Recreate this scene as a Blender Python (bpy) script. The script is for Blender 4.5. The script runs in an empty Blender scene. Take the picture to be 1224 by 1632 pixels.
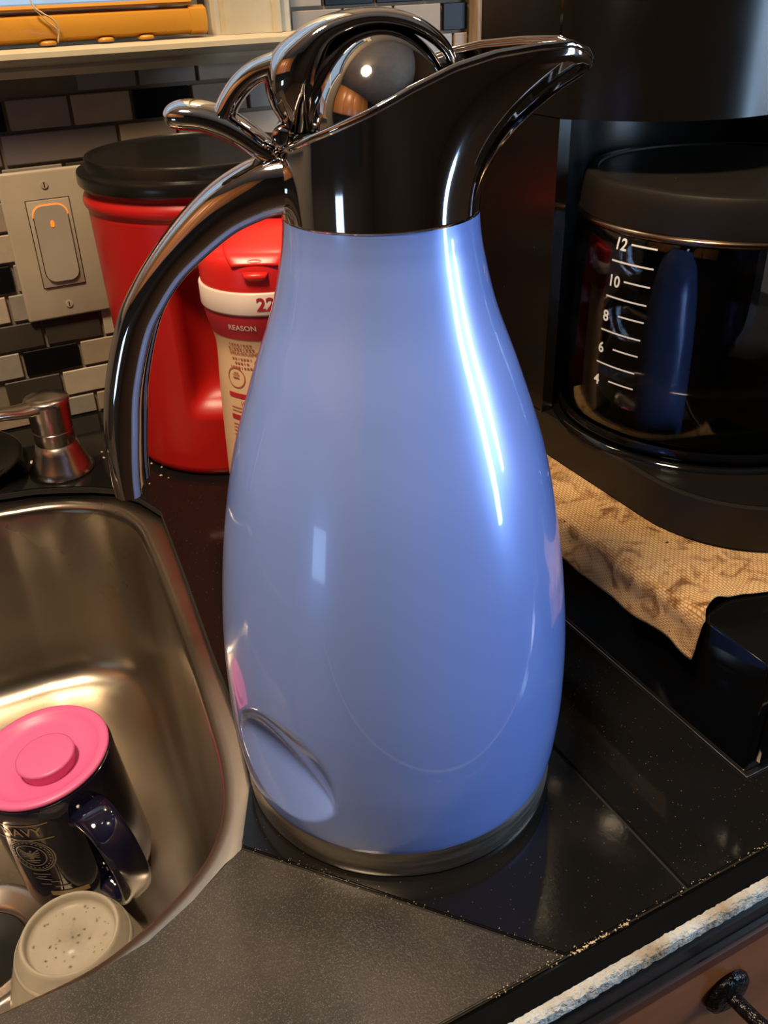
import bpy, bmesh, math, random
from mathutils import Vector, Matrix, noise
random.seed(7)
S = 0.01                      # everything below is written in centimetres
PI = math.pi
SC = bpy.context.scene
COL = SC.collection

# ------------------------------------------------------------------ camera
CAM = Vector((-14.703, -28.913, 33.033))
YAW, PITCH, ROLL, FPX = 0.46223, 0.53725, -0.03633, 1456.4
fw = Vector((math.sin(YAW)*math.cos(PITCH), math.cos(YAW)*math.cos(PITCH), -math.sin(PITCH)))
r0 = Vector((math.cos(YAW), -math.sin(YAW), 0)); u0 = r0.cross(fw)
rt = r0*math.cos(ROLL) + u0*math.sin(ROLL); up = -r0*math.sin(ROLL) + u0*math.cos(ROLL)
cd = bpy.data.cameras.new('camera'); cam = bpy.data.objects.new('camera', cd); COL.objects.link(cam)
m = Matrix.Identity(4)
for i in range(3):
    m[i][0] = rt[i]; m[i][1] = up[i]; m[i][2] = -fw[i]; m[i][3] = CAM[i]*S
cam.matrix_world = m
cd.sensor_fit = 'VERTICAL'; cd.sensor_height = 36; cd.lens = FPX*36/1632
cd.clip_start = 0.01; cd.clip_end = 50
SC.camera = cam

# ------------------------------------------------------------------ world, lights, exposure
w = bpy.data.worlds.new('sky'); SC.world = w; w.use_nodes = True
bg = w.node_tree.nodes['Background']
bg.inputs[0].default_value = (0.62, 0.78, 0.95, 1); bg.inputs[1].default_value = 0.9
SC.view_settings.view_transform = 'Standard'; SC.view_settings.look = 'None'
SC.view_settings.exposure = 0.0; SC.view_settings.gamma = 1; SC.view_settings.use_curve_mapping = False

def area(name, loc, aim, sx, sy, power, col):
    l = bpy.data.lights.new(name, 'AREA'); l.shape = 'DISK' if sx == sy else 'RECTANGLE'; l.size = sx*S; l.size_y = sy*S
    l.energy = power; l.color = col
    o = bpy.data.objects.new(name, l); COL.objects.link(o); o.location = Vector(loc)*S
    o.rotation_euler = (Vector(aim)-Vector(loc)).to_track_quat('-Z', 'Y').to_euler()
    return o
def bulb(name, loc, r, power, col):
    l = bpy.data.lights.new(name, 'POINT'); l.shadow_soft_size = r*S; l.energy = power; l.color = col
    o = bpy.data.objects.new(name, l); COL.objects.link(o); o.location = Vector(loc)*S
    return o
WARM = (1.0, 0.74, 0.46); DAY = (0.45, 0.70, 1.0)
bulb('sink_lamp_left', (9, 37, 63), 2.4, 1.9, WARM)
bulb('sink_lamp_right', (36, 31, 61), 2.0, 1.1, WARM)
area('ceiling_lamp', (-45, -15, 146), (-20, 10, 0), 30, 30, 32, (1.0, 0.76, 0.50))
area('right_window_light', (128, -108, 26), (0, 0, 15), 20, 84, 21, DAY)
area('right_window_light', (128, -76, 32), (0, 0, 15), 11, 46, 9, (.70, .80, 1.0))
area('added_left_blue_light', (-138, -42, -8), (0, 0, 20), 22, 24, .7, DAY)  # added low emitter standing in for an unseen blue object mirrored in the chrome

# ------------------------------------------------------------------ materials
def mat(name, col, rough=0.5, metal=0.0, col2=None, nscale=30, bump=0.0, bscale=200, coat=0.0,
        rvar=0.0, spec=0.5, trans=0.0, ior=1.45, emit=None, estr=0, speck=None, speck_scale=900, speck_cut=0.68,
        stretch=None, sss=0.0, coat_r=0.05, bdist=0.0005):
    M = bpy.data.materials.new(name); M.use_nodes = True
    nt = M.node_tree; N = nt.nodes; L = nt.links; b = N['Principled BSDF']
    b.inputs['Base Color'].default_value = (*col, 1); b.inputs['Roughness'].default_value = rough
    b.inputs['Metallic'].default_value = metal; b.inputs['Specular IOR Level'].default_value = spec
    b.inputs['Coat Weight'].default_value = coat; b.inputs['Coat Roughness'].default_value = coat_r
    b.inputs['Transmission Weight'].default_value = trans; b.inputs['IOR'].default_value = ior
    if sss: b.inputs['Subsurface Weight'].default_value = sss; b.inputs['Subsurface Radius'].default_value = (.01, .008, .006)
    if emit: b.inputs['Emission Color'].default_value = (*emit, 1); b.inputs['Emission Strength'].default_value = estr
    tc = N.new('ShaderNodeTexCoord'); mp = N.new('ShaderNodeMapping'); L.new(tc.outputs['Object'], mp.inputs[0])
    if stretch: mp.inputs['Scale'].default_value = stretch
    n1 = N.new('ShaderNodeTexNoise'); n1.inputs['Scale'].default_value = nscale; n1.inputs['Detail'].default_value = 5
    L.new(mp.outputs[0], n1.inputs[0])
    c2 = col2 if col2 else tuple(c*0.86 for c in col)
    rp = N.new('ShaderNodeValToRGB'); rp.color_ramp.elements[0].position = .35; rp.color_ramp.elements[1].position = .65
    rp.color_ramp.elements[0].color = (*c2, 1); rp.color_ramp.elements[1].color = (*col, 1)
    L.new(n1.outputs[0], rp.inputs[0]); out = rp.outputs[0]
    if speck:
        n2 = N.new('ShaderNodeTexVoronoi'); n2.inputs['Scale'].default_value = speck_scale
        L.new(tc.outputs['Object'], n2.inputs[0])
        sx = N.new('ShaderNodeSeparateColor'); L.new(n2.outputs['Color'], sx.inputs[0])
        sub = N.new('ShaderNodeMath'); sub.operation = 'SUBTRACT'; L.new(sx.outputs[0], sub.inputs[0]); L.new(n2.outputs['Distance'], sub.inputs[1])
        r2 = N.new('ShaderNodeValToRGB'); r2.color_ramp.elements[0].position = speck_cut; r2.color_ramp.elements[1].position = speck_cut+.08
        L.new(sub.outputs[0], r2.inputs[0])
        mx = N.new('ShaderNodeMixRGB'); L.new(r2.outputs[0], mx.inputs[0]); L.new(out, mx.inputs[1]); mx.inputs[2].default_value = (*speck, 1)
        out = mx.outputs[0]
    L.new(out, b.inputs['Base Color'])
    if rvar:
        mr = N.new('ShaderNodeMapRange'); mr.inputs[1].default_value = .3; mr.inputs[2].default_value = .7
        mr.inputs[3].default_value = max(.02, rough-rvar); mr.inputs[4].default_value = rough+rvar
        L.new(n1.outputs[0], mr.inputs[0]); L.new(mr.outputs[0], b.inputs['Roughness'])
    if bump:
        n3 = N.new('ShaderNodeTexNoise'); n3.inputs['Scale'].default_value = bscale; n3.inputs['Detail'].default_value = 3
        L.new(mp.outputs[0], n3.inputs[0])
        bp = N.new('ShaderNodeBump'); bp.inputs['Strength'].default_value = bump; bp.inputs['Distance'].default_value = bdist
        L.new(n3.outputs[0], bp.inputs['Height']); L.new(bp.outputs[0], b.inputs['Normal'])
    return M

BLUE = mat('periwinkle_enamel', (.235, .37, .92), .30, .20, col2=(.23, .36, .91), nscale=8, coat=1.0, spec=.6)
CHROME = mat('chrome', (.62, .60, .60), .05, 1.0, col2=(.58, .56, .56), nscale=12)
STEEL = mat('brushed_steel', (.66, .61, .55), .34, 1.0, nscale=40, stretch=(1, 1, 12), rvar=.05)
SINK = mat('sink_steel', (.43, .38, .32), .31, 1.0, col2=(.36, .32, .265), nscale=9, rvar=.06, bump=.05, bscale=500)
BRONZE = mat('smoky_metal_ring', (.22, .15, .10), .22, 1.0)
NICKEL = mat('brushed_nickel', (.55, .49, .44), .25, 1.0, nscale=30)
GRANITE = mat('black_polished_tile', (.007, .0065, .006), .09, 0, col2=(.006, .006, .006), nscale=25, rvar=.05, spec=.32, speck=(.045, .04, .035), speck_scale=700, speck_cut=.72, bump=.04, bscale=350)
SHEEN_TILE = mat('black_tile_painted_sheen', (.050, .040, .027), .36, 0, col2=(.020, .018, .014), nscale=16, rvar=.08, speck=(.105, .09, .068), speck_scale=2400, speck_cut=.40, bump=.35, bscale=900)  # black tile made lighter: scattered lamp light painted into its colour
GROUT = mat('dark_grout', (.014, .012, .010), .9, 0, bump=.4, bscale=500)
MORTAR = mat('wall_grout', (.20, .16, .115), .9, 0, bump=.4, bscale=400)
TILES = {
 'w': mat('pale_stone_tile', (.44, .365, .27), .45, 0, col2=(.38, .31, .23), nscale=60, bump=.1),
 'g': mat('grey_stone_tile', (.29, .255, .21), .4, 0, col2=(.24, .21, .175), nscale=60, bump=.1),
 'b': mat('tan_stone_tile', (.33, .26, .18), .5, 0, nscale=60, bump=.1),
 'd': mat('charcoal_tile', (.045, .037, .028), .3, 0, nscale=60, bump=.05),
 'k': mat('black_glass_tile', (.004, .004, .005), .35, 0, spec=.15, nscale=60),
 's': mat('metallic_grey_tile', (.27, .235, .215), .4, .5, col2=(.22, .19, .175), nscale=15, bump=.05)}
CREAM = mat('cream_paint', (.52, .46, .33), .45, 0, col2=(.43, .37, .25), nscale=14, bump=.3, bscale=120, bdist=.001)
PLATE = mat('almond_plastic', (.44, .37, .27), .4, 0, nscale=20, bump=.08, bscale=900)
ROCKER = mat('rocker_plastic', (.40, .345, .27), .35, 0, nscale=20)
GLOW = mat('neon_indicator', (.9, .2, .03), .5, emit=(1, .13, .01), estr=1.6)
AMBER = mat('varnished_blind_wood', (.62, .29, .035), .3, 0, col2=(.50, .22, .025), nscale=10, stretch=(.3, 4, 4), coat=.4)
REDP = mat('red_plastic', (.45, .010, .008), .34, 0, col2=(.40, .008, .007), nscale=8, bump=.03, bscale=900)
REDCAP = mat('red_cap_plastic', (.80, .022, .018), .3, 0, nscale=8)
BLKP = mat('black_plastic', (.010, .009, .008), .24, 0, nscale=20, bump=.05, bscale=900)
BLKG = mat('black_gloss', (.003, .003, .003), .06, 0, spec=.35, nscale=20)
BLKM = mat('coffee_maker_black', (.008, .006, .005), .24, 0, spec=.28, col2=(.007, .006, .005), nscale=16, speck=(.10, .09, .08), speck_scale=160, speck_cut=.86, rvar=.05)
BLKB = mat('matte_black_base', (.012, .0095, .007), .45, 0, spec=.35, nscale=30, speck=(.08, .07, .06), speck_scale=160, speck_cut=.86, bump=.1, bscale=900)
GLASS = mat('smoked_glass', (.55, .55, .58), .02, 0, trans=1.0, ior=1.45)
PANE = mat('window_pane', (.9, .95, 1), .02, 0, trans=1.0, ior=1.1)
COFFEE = mat('black_coffee', (.003, .002, .0015), .08, 0)
WHITE = mat('white_print', (.80, .80, .78), .5)
PINK = mat('pink_silicone', (.74, .15, .36), .38, 0, col2=(.71, .14, .34), nscale=14, sss=.1)
NAVY = mat('navy_ceramic', (.006, .006, .022), .07, 0, coat=.6)
GOLD = mat('faded_gold_print', (.38, .27, .13), .4, .3)
SILV = mat('faded_silver_print', (.26, .23, .18), .4, .3)
FROST = mat('frosted_plastic', (.78, .72, .60), .25, 0, trans=.6, ior=1.2, bump=.1, bscale=150)
WATER = mat('water', (.95, .95, .95), .02, 0, trans=1.0, ior=1.33)
LABELM = mat('cream_label', (.74, .50, .30), .4, 0, nscale=15)
BANDW = mat('white_band', (.80, .66, .58), .35)
LRED = mat('label_red', (.47, .02, .03), .4)
PRINT = mat('label_ink', (.42, .10, .06), .5)
WOOD = mat('cabinet_wood', (.34, .098, .022), .36, 0, col2=(.24, .065, .015), nscale=10, stretch=(.6, 5, 5), coat=.3)
WOODD = mat('dark_cabinet_wood', (.13, .036, .018), .4, 0, col2=(.10, .028, .014), nscale=10, stretch=(.6, 5, 5))
WGROUT = mat('white_crumbling_filler', (.52, .55, .53), .9, 0, col2=(.30, .23, .15), nscale=45, bump=1.0, bscale=500, bdist=.002)
IRON = mat('hammered_black_iron', (.010, .010, .012), .25, .6, nscale=30, bump=1.0, bscale=260, bdist=.002)
CRUMB = mat('crumbs', (.62, .50, .32), .8)
PINE = mat('pale_wood_edge', (.34, .24, .15), .55, 0, col2=(.18, .12, .075), nscale=25, stretch=(3, 3, .6), bump=.3)
MAROON = mat('maroon_card', (.10, .02, .015), .4)
WALLP = mat('brown_wall_paint', (.05, .033, .022), .8, nscale=5)
CEILP = mat('ceiling_paint', (.45, .38, .30), .9, nscale=5)
FLOORM = mat('brown_floor', (.09, .05, .03), .5, nscale=5)
RUBBER = mat('black_rubber', (.006, .006, .006), .5)
OAK = mat('orange_oak', (.40, .15, .04), .35, nscale=8, stretch=(1, 1, .2))

def towel_mat():
    M = mat('paper_towel', (.60, .40, .19), .95, 0, col2=(.50, .31, .13), nscale=45)
    nt = M.node_tree; N = nt.nodes; L = nt.links; b = N['Principled BSDF']
    src = b.inputs['Base Color'].links[0].from_socket
    tc = N.new('ShaderNodeTexCoord')
    n = N.new('ShaderNodeTexNoise'); n.inputs['Scale'].default_value = 70; n.inputs['Detail'].default_value = 8; n.inputs['Distortion'].default_value = 1.2
    L.new(tc.outputs['Object'], n.inputs[0])
    r = N.new('ShaderNodeValToRGB'); r.color_ramp.elements[0].position = .50; r.color_ramp.elements[1].position = .68
    L.new(n.outputs[0], r.inputs[0])
    mx = N.new('ShaderNodeMixRGB'); L.new(r.outputs[0], mx.inputs[0]); L.new(src, mx.inputs[1]); mx.inputs[2].default_value = (.20, .09, .025, 1)
    v = N.new('ShaderNodeTexNoise'); v.inputs['Scale'].default_value = 260; L.new(tc.outputs['Object'], v.inputs[0])
    r3 = N.new('ShaderNodeValToRGB'); r3.color_ramp.elements[0].position = .735; r3.color_ramp.elements[1].position = .75
    L.new(v.outputs[0], r3.inputs[0])
    mx2 = N.new('ShaderNodeMixRGB'); L.new(r3.outputs[0], mx2.inputs[0]); L.new(mx.outputs[0], mx2.inputs[1]); mx2.inputs[2].default_value = (.02, .01, .006, 1)
    uv = N.new('ShaderNodeTexBrick'); uv.inputs['Scale'].default_value = 1.0
    mp = N.new('ShaderNodeMapping'); L.new(tc.outputs['UV'], mp.inputs[0]); L.new(mp.outputs[0], uv.inputs[0])
    uv.inputs['Brick Width'].default_value = .30; uv.inputs['Row Height'].default_value = .15; uv.inputs['Mortar Size'].default_value = .032
    uv.inputs['Mortar Smooth'].default_value = .5
    mx3 = N.new('ShaderNodeMixRGB'); mx3.blend_type = 'MULTIPLY'; L.new(uv.outputs['Fac'], mx3.inputs[0]); L.new(mx2.outputs[0], mx3.inputs[1]); mx3.inputs[2].default_value = (.62, .50, .38, 1)
    L.new(mx3.outputs[0], b.inputs['Base Color'])
    bp = N.new('ShaderNodeBump'); bp.invert = True; bp.inputs['Strength'].default_value = .8; bp.inputs['Distance'].default_value = .0006
    L.new(uv.outputs['Fac'], bp.inputs['Height']); L.new(bp.outputs[0], b.inputs['Normal'])
    return M
TOWEL = towel_mat()

# ------------------------------------------------------------------ helpers
def root(o):
    while o.parent: o = o.parent
    return o
def obj(name, V, F, m, parent=None, smooth=True, uvs=None):
    me = bpy.data.meshes.new(name)
    off = Vector(root(parent).location) if parent else Vector()
    me.from_pydata([tuple(Vector(v)*S-off) for v in V], [], F)
    me.materials.append(m)
    if smooth:
        for p in me.polygons: p.use_smooth = True
    if uvs:
        ul = me.uv_layers.new()
        for l in me.loops: ul.data[l.index].uv = uvs[l.vertex_index]
    me.validate(); me.update()
    o = bpy.data.objects.new(name, me); COL.objects.link(o)
    if parent: o.parent = parent
    return o
def bobj(name, bm, m, parent=None, smooth=False, bevel=0, segs=2):
    if bevel:
        bmesh.ops.bevel(bm, geom=[e for e in bm.edges if len(e.link_faces) == 2 and e.calc_face_angle(0) > .5], offset=bevel, segments=segs, profile=.5, affect='EDGES', clamp_overlap=True)
    bmesh.ops.recalc_face_normals(bm, faces=bm.faces[:])
    bm.verts.index_update()
    V = [v.co.copy() for v in bm.verts]; F = [[v.index for v in f.verts] for f in bm.faces]; bm.free()
    o = obj(name, V, F, m, parent, smooth)
    if smooth: autos(o)
    return o
def autos(o, ang=.6):
    me = o.data; b = bmesh.new(); b.from_mesh(me)
    for e in b.edges: e.smooth = not (len(e.link_faces) == 2 and e.calc_face_angle(0) > ang)
    b.to_mesh(me); b.free()
def box(x0, x1, y0, y1, z0, z1, bm=None):
    bm = bm or bmesh.new()
    r = bmesh.ops.create_cube(bm, size=1)
    for v in r['verts']:
        v.co = Vector(((x0+x1)/2+v.co.x*(x1-x0), (y0+y1)/2+v.co.y*(y1-y0), (z0+z1)/2+v.co.z*(z1-z0)))
    return bm
def prism(pts, z0, z1, bm=None):
    bm = bm or bmesh.new()
    a = [bm.verts.new((x, y, z0)) for x, y in pts]; b = [bm.verts.new((x, y, z1)) for x, y in pts]
    n = len(pts); bm.faces.new(a[::-1]); bm.faces.new(b)
    for i in range(n): bm.faces.new((a[i], a[(i+1) % n], b[(i+1) % n], b[i]))
    return bm
def extr(sec, axis, a, b, bm=None):
    """closed 2D section extruded along x (section = (y,z)) or y (section = (x,z))"""
    bm = bm or bmesh.new()
    f = (lambda t, p: (t, p[0], p[1])) if axis == 'x' else (lambda t, p: (p[0], t, p[1]))
    A = [bm.verts.new(f(a, p)) for p in sec]; B = [bm.verts.new(f(b, p)) for p in sec]; n = len(sec)
    bm.faces.new(A[::-1]); bm.faces.new(B)
    for i in range(n): bm.faces.new((A[i], A[(i+1) % n], B[(i+1) % n], B[i]))
    return bm
def lathe(prof, c, seg=96, disp=None, cap0=False, cap1=False):
    V = []; F = []; n = len(prof)
    for i, (r, z) in enumerate(prof):
        for j in range(seg):
            a = 2*PI*j/seg; rr = r
            if disp: rr = r - disp(a, z, r)
            V.append((c[0]+rr*math.cos(a), c[1]+rr*math.sin(a), z))
    for i in range(n-1):
        for j in range(seg):
            k = (j+1) % seg; F.append((i*seg+j, i*seg+k, (i+1)*seg+k, (i+1)*seg+j))
    if cap0: F.append(tuple(range(seg))[::-1])
    if cap1: F.append(tuple((n-1)*seg+j for j in range(seg)))
    return V, F
def cr(pts, n=8):
    """Catmull-Rom resample of a list of tuples"""
    P = [Vector(p) for p in pts]; P = [P[0]*2-P[1]]+P+[P[-1]*2-P[-2]]; out = []
    for i in range(1, len(P)-2):
        for k in range(n):
            t = k/n; a, b, c, d = P[i-1:i+3]
            out.append(.5*((2*b)+(c-a)*t+(2*a-5*b+4*c-d)*t*t+(3*b-a-3*c+d)*t**3))
    out.append(P[-2]); return out
def cr2(pts, n=8): return [(p[0], p[1]) for p in cr([(a, b, 0) for a, b in pts], n)]
def sweep(path, secs, wdir, closed_caps=True, seg=24, exp=2.0):
    """tube along path; secs = [(half thickness in plane, half width along wdir)]; wdir = width direction"""
    V = []; F = []; n = len(path)
    for i, p in enumerate(path):
        t = (path[min(i+1, n-1)]-path[max(i-1, 0)]).normalized()
        wd = (wdir - t*wdir.dot(t)).normalized(); nn = t.cross(wd).normalized()
        h, wv = secs[i]
        for j in range(seg):
            a = 2*PI*j/seg; c, s = math.cos(a), math.sin(a)
            x = math.copysign(abs(c)**(2/exp), c)*h; y = math.copysign(abs(s)**(2/exp), s)*wv
            V.append(p+nn*x+wd*y)
    for i in range(n-1):
        for j in range(seg):
            k = (j+1) % seg; F.append((i*seg+j, i*seg+k, (i+1)*seg+k, (i+1)*seg+j))
    if closed_caps:
        for end, i in ((0, 0), (1, n-1)):
            V.append(path[i]); c = len(V)-1
            for j in range(seg):
                k = (j+1) % seg
                F.append((c, i*seg+k, i*seg+j) if not end else (c, i*seg+j, i*seg+k))
    return V, F
def ellips(c, rx, ry, rz, ax=None, nu=40, nv=24, z0=-1.0):
    ax = ax or (Vector((1, 0, 0)), Vector((0, 1, 0)), Vector((0, 0, 1)))
    V = []; F = []; c = Vector(c)
    for i in range(nv+1):
        th = math.acos(z0)*(1-i/nv) if z0 > -1 else PI*(1-i/nv)
        for j in range(nu):
            a = 2*PI*j/nu
            V.append(c+ax[0]*rx*math.sin(th)*math.cos(a)+ax[1]*ry*math.sin(th)*math.sin(a)+ax[2]*rz*math.cos(th))
    for i in range(nv):
        for j in range(nu):
            k = (j+1) % nu; F.append((i*nu+j, i*nu+k, (i+1)*nu+k, (i+1)*nu+j))
    return V, F
def join(*VF):
    V = []; F = []
    for v, f in VF:
        o = len(V); V += list(v); F += [tuple(i+o for i in q) for q in f]
    return V, F
def tag(o, label=None, cat=None, group=None, kind=None):
    if label: o['label'] = label
    if cat: o['category'] = cat
    if group: o['group'] = group
    if kind: o['kind'] = kind
    return o
def thing(name, loc, label, cat, group=None):
    o = bpy.data.objects.new(name, None); COL.objects.link(o); o.location = Vector(loc)*S
    o.empty_display_size = .02
    return tag(o, label, cat, group)
def struct(o, label=None): return tag(o, label, kind='structure')
def text_geo(s, size, bold=0.0):
    cu = bpy.data.curves.new('t', 'FONT'); cu.body = s; cu.size = size; cu.offset = bold; cu.resolution_u = 3
    cu.align_x = 'CENTER'; cu.align_y = 'CENTER'
    o = bpy.data.objects.new('t', cu); COL.objects.link(o)
    dg = bpy.context.evaluated_depsgraph_get(); me = o.evaluated_get(dg).to_mesh()
    b = bmesh.new(); b.from_mesh(me); bmesh.ops.triangulate(b, faces=b.faces[:])
    bmesh.ops.subdivide_edges(b, edges=[e for e in b.edges if e.calc_length() > size*.35], cuts=1)
    b.verts.index_update()
    V = [tuple(v.co) for v in b.verts]; F = [tuple(v.index for v in f.verts) for f in b.faces]
    b.free(); o.to_mesh_clear(); bpy.data.objects.remove(o); bpy.data.curves.remove(cu)
    return V, F
def quad_geo(w, h, nx=12):
    V = []; F = []
    for i in range(nx+1):
        x = -w/2+w*i/nx; V += [(x, -h/2, 0), (x, h/2, 0)]
    for i in range(nx): F.append((2*i, 2*i+2, 2*i+3, 2*i+1))
    return V, F
def ring_geo(r, t, n=40, squash=1):
    V = []; F = []
    for i in range(n):
        a = 2*PI*i/n; V += [(r*math.cos(a), r*math.sin(a)*squash, 0), ((r-t)*math.cos(a), (r-t)*math.sin(a)*squash, 0)]
    for i in range(n): k = (i+1) % n; F.append((2*i, 2*i+1, 2*k+1, 2*k))
    return V, F
def shift(VF, dx, dy, rot=0):
    c, s = math.cos(rot), math.sin(rot)
    return [(x*c-y*s+dx, x*s+y*c+dy, z) for x, y, z in VF[0]], VF[1]
def on_cyl(VF, c, R, az, z, lift=.03):
    """wrap flat (x,y) geometry round a vertical cylinder; R may be a function of z"""
    out = []
    for x, y, _ in VF[0]:
        r = (R(z+y) if callable(R) else R); a = math.radians(az)+x/r; r += lift
        out.append((c[0]+r*math.cos(a), c[1]+r*math.sin(a), z+y))
    return out, VF[1]

# ================================================================== SETTING
WY = 49.4
bm = bmesh.new()
box(-150, 130, WY, WY+12, -91, 28, bm); box(10.6, 130, WY, WY+12, 28, 150, bm)
box(-150, -75, WY, WY+12, 28, 150, bm); box(-75, 10.6, WY, WY+12, 115, 150, bm)
wall_back = struct(bobj('wall_back', bm, MORTAR))
def shell(name, m, *b): return struct(bobj(name, box(*b), m))
shell('wall_left', WALLP, -152, -150, -220, 61, -91, 150)
shell('wall_right', WALLP, 130, 132, -220, 61, -91, 150)
shell('wall_front', WALLP, -152, 132, -222, -220, -91, 150)
shell('floor', FLOORM, -152, 132, -222, 61, -93, -91)
shell('ceiling', CEILP, -152, 132, -222, 61, 150, 152)

cup_ = thing('wall_cupboard', (-134, -30, 45), 'orange oak wall cupboard on the left wall of the kitchen', 'cupboard')
bobj('carcass', box(-149.9, -120, -110, 45, 45, 125), OAK, cup_, bevel=.3)
for i in range(4): bobj('door', box(-120, -118, -109+38.5*i, -71.5+38.5*i, 46, 124), OAK, cup_, smooth=True, bevel=.8)

# mosaic tiles, one object each: rows of pitch 2.37, named colours where the photograph shows them
PIT, TOPZ = 2.37, 25.6
def tile_mesh(wd, ht, key):
    b = box(-wd/2, wd/2, -.15, .15, -ht/2, ht/2)
    bmesh.ops.bevel(b, geom=b.edges[:], offset=.06, segments=1, affect='EDGES')
    bmesh.ops.scale(b, vec=(S, S, S), verts=b.verts[:])
    me = bpy.data.meshes.new('tile'); b.to_mesh(me); b.free(); me.materials.append(TILES[key]); return me
tcache = {}
def put_tile(x0, x1, ztop, key, h=PIT):
    wd = round(x1-x0-.28, 2); k = (wd, round(h, 2), key)
    if k not in tcache: tcache[k] = tile_mesh(wd, h-.26, key)
    o = bpy.data.objects.new('tile', tcache[k]); COL.objects.link(o); o.parent = wall_back
    o.location = ((x0+x1)/2*S, (WY-.15-random.random()*.04)*S, (ztop-h/2)*S)
rows = {  # index -> (first boundary, colours by tile)
 -3: (-1.2, 'wgbdwgbbwgbdw'), -2: (1.0, 'gwbkkgwdbgw'), -1: (-.5, 'ggwbdwgbw'),
 0: (-10.7, 'kgwkbgbwdbgwb'), 2: (-12, 'wgdbwbgdbwgdb'), 3: (-14, 'gbwdgwbgdwbgd'), 4: (-12, 'wbgwdbgwdbwg'),
 5: (-12.8, 'kgdbwgbwdgbwg'), 6: (-13.7, 'wgbwdgbwgbwdg'), 7: (-11.5, 'ddwbgwdbgwbdg'),
 8: (-13.7, 'gkbwgbdwgbwdg'), 9: (-10.9, 'dwbgdwbgwdbgw'), 10: (-12.5, 'bgbwgdbwgdbwg')}
for k in range(-9, 11):
    zt = TOPZ - k*PIT
    if k == 1:
        put_tile(-14, -6.8, zt, 's'); put_tile(-6.8, 2.1, zt, 's')
        x = 2.1; cols = 'bgwbdgwb'
    elif k == 10: x = -13.2; cols = 'bgbwgdbwgdbwg'
    elif k in rows: x, cols = rows[k]
    else:
        x = 1.0+(k % 2)*2.4; cols = ''.join(random.choice('wgbdkgb') for _ in range(9))
    hh = PIT if k < 10 else 1.9
    if zt > 28.2 and k != -1:
        x, cols = {-2: (17.3, 'bbbk'), -3: (20.3, 'kkdk')}.get(k, (17.3+(0 if k % 2 else 1.7), ''.join(random.choice('bkdkd') for _ in range(5))))
        if x > 18: put_tile(17.2, x, zt, 'b')
    for c in cols:
        x1 = x+4.75
        if x1 > 34.3: x1 = 34.3
        if x1-x > .8 and x < 34: put_tile(x, x1, zt, c, hh)
        x = x1

# window: sill, casing, sash and pane
sill = [(WY+.2, 27.0), (46.9, 27.0), (46.6, 27.25), (46.4, 27.5), (46.55, 27.75), (46.0, 28.0), (45.75, 28.3), (45.8, 28.65), (46.1, 28.85), (WY+3, 28.95), (WY+3, 27.0)]
struct(bobj('window_sill', extr(sill, 'x', -80, 17.4), CREAM, smooth=True, bevel=.08))
cas = bmesh.new()
sec = [(10.5, WY+.4), (10.5, 48.6), (10.75, 48.35), (11.2, 48.4), (11.45, 48.05), (12.0, 47.9), (14.6, 47.7), (15.2, 47.55), (15.4, 47.2), (15.75, 47.15), (15.95, 47.5), (16.3, 47.7), (16.7, 47.7), (16.9, 48.0), (16.9, WY+.4)]
A = [cas.verts.new((x, y, 28.9)) for x, y in sec]; B = [cas.verts.new((x, y, 118)) for x, y in sec]
cas.faces.new(A[::-1]); cas.faces.new(B)
for i in range(len(sec)): cas.faces.new((A[i], A[(i+1) % len(sec)], B[(i+1) % len(sec)], B[i]))
struct(bobj('trim_1', cas, CREAM))
SASH = mat('pale_sash_paint', (.62, .66, .66), .5)
win = bmesh.new()
for b in ((-75, 10.6, 52, 54, 28.9, 31), (7.5, 10.6, 52, 54, 31, 113), (-75, -72, 52, 54, 31, 113), (-75, 10.6, 52, 54, 113, 115), (-75, 10.6, 52.2, 53.8, 70, 73)): box(*b, win)
w1 = struct(bobj('window_1', win, SASH))
struct(bobj('pane', box(-72, 7.5, 52.9, 53.1, 31, 113), PANE, w1))

# ================================================================== COUNTER
cut = [(-3.75, 29.2), (-4.8, 19), (-5.6, 11.8), (-6.05, 6.8), (-7.1, 1.7), (-8.6, -1.35)]
cutf = [(-8.9, -1.75), (-9.6, -2.0), (-11.4, -3.1), (-13.55, -4.1), (-15.8, -4.45), (-19.4, -4.35), (-36, -4.35), (-42, -3.2), (-46, 1.5), (-46.4, 5)]
cutb = [(-46.4, 30), (-44, 36.2), (-40, 38.1), (-20, 38.4), (-13.8, 37.9), (-11.3, 37.35), (-9.4, 36.5), (-7.4, 35.4), (-6.0, 34.3), (-4.6, 31.9)]
counter = thing('countertop', (10, 0, 0), 'black tiled kitchen countertop with diagonal grout joint beside the sink', 'countertop')
base = bmesh.new()
P2 = cut[::-1]
t2 = [(-8.72, -1.6), (.62, -12.6), (6.8, -12.6), (6.8, 49.3), (-60, 49.3), (-60, 30)] + cutb + cut
t1 = [(.62, -12.6), (-8.72, -1.6)] + cutf + [(-60, 5), (-60, -12.6)]
t5 = [(-60, 5), (-46.4, 5), (-46.4, 30), (-60, 30)]
for q in (t2, t1, t5, [(6.8, -12.6), (70, -12.6), (70, 49.3), (6.8, 49.3)]): prism(q, -.55, -.12, base)
tag(bobj('grout_bed', base, GROUT, counter), 'dark gritty grout showing in the tile joints')
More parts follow.
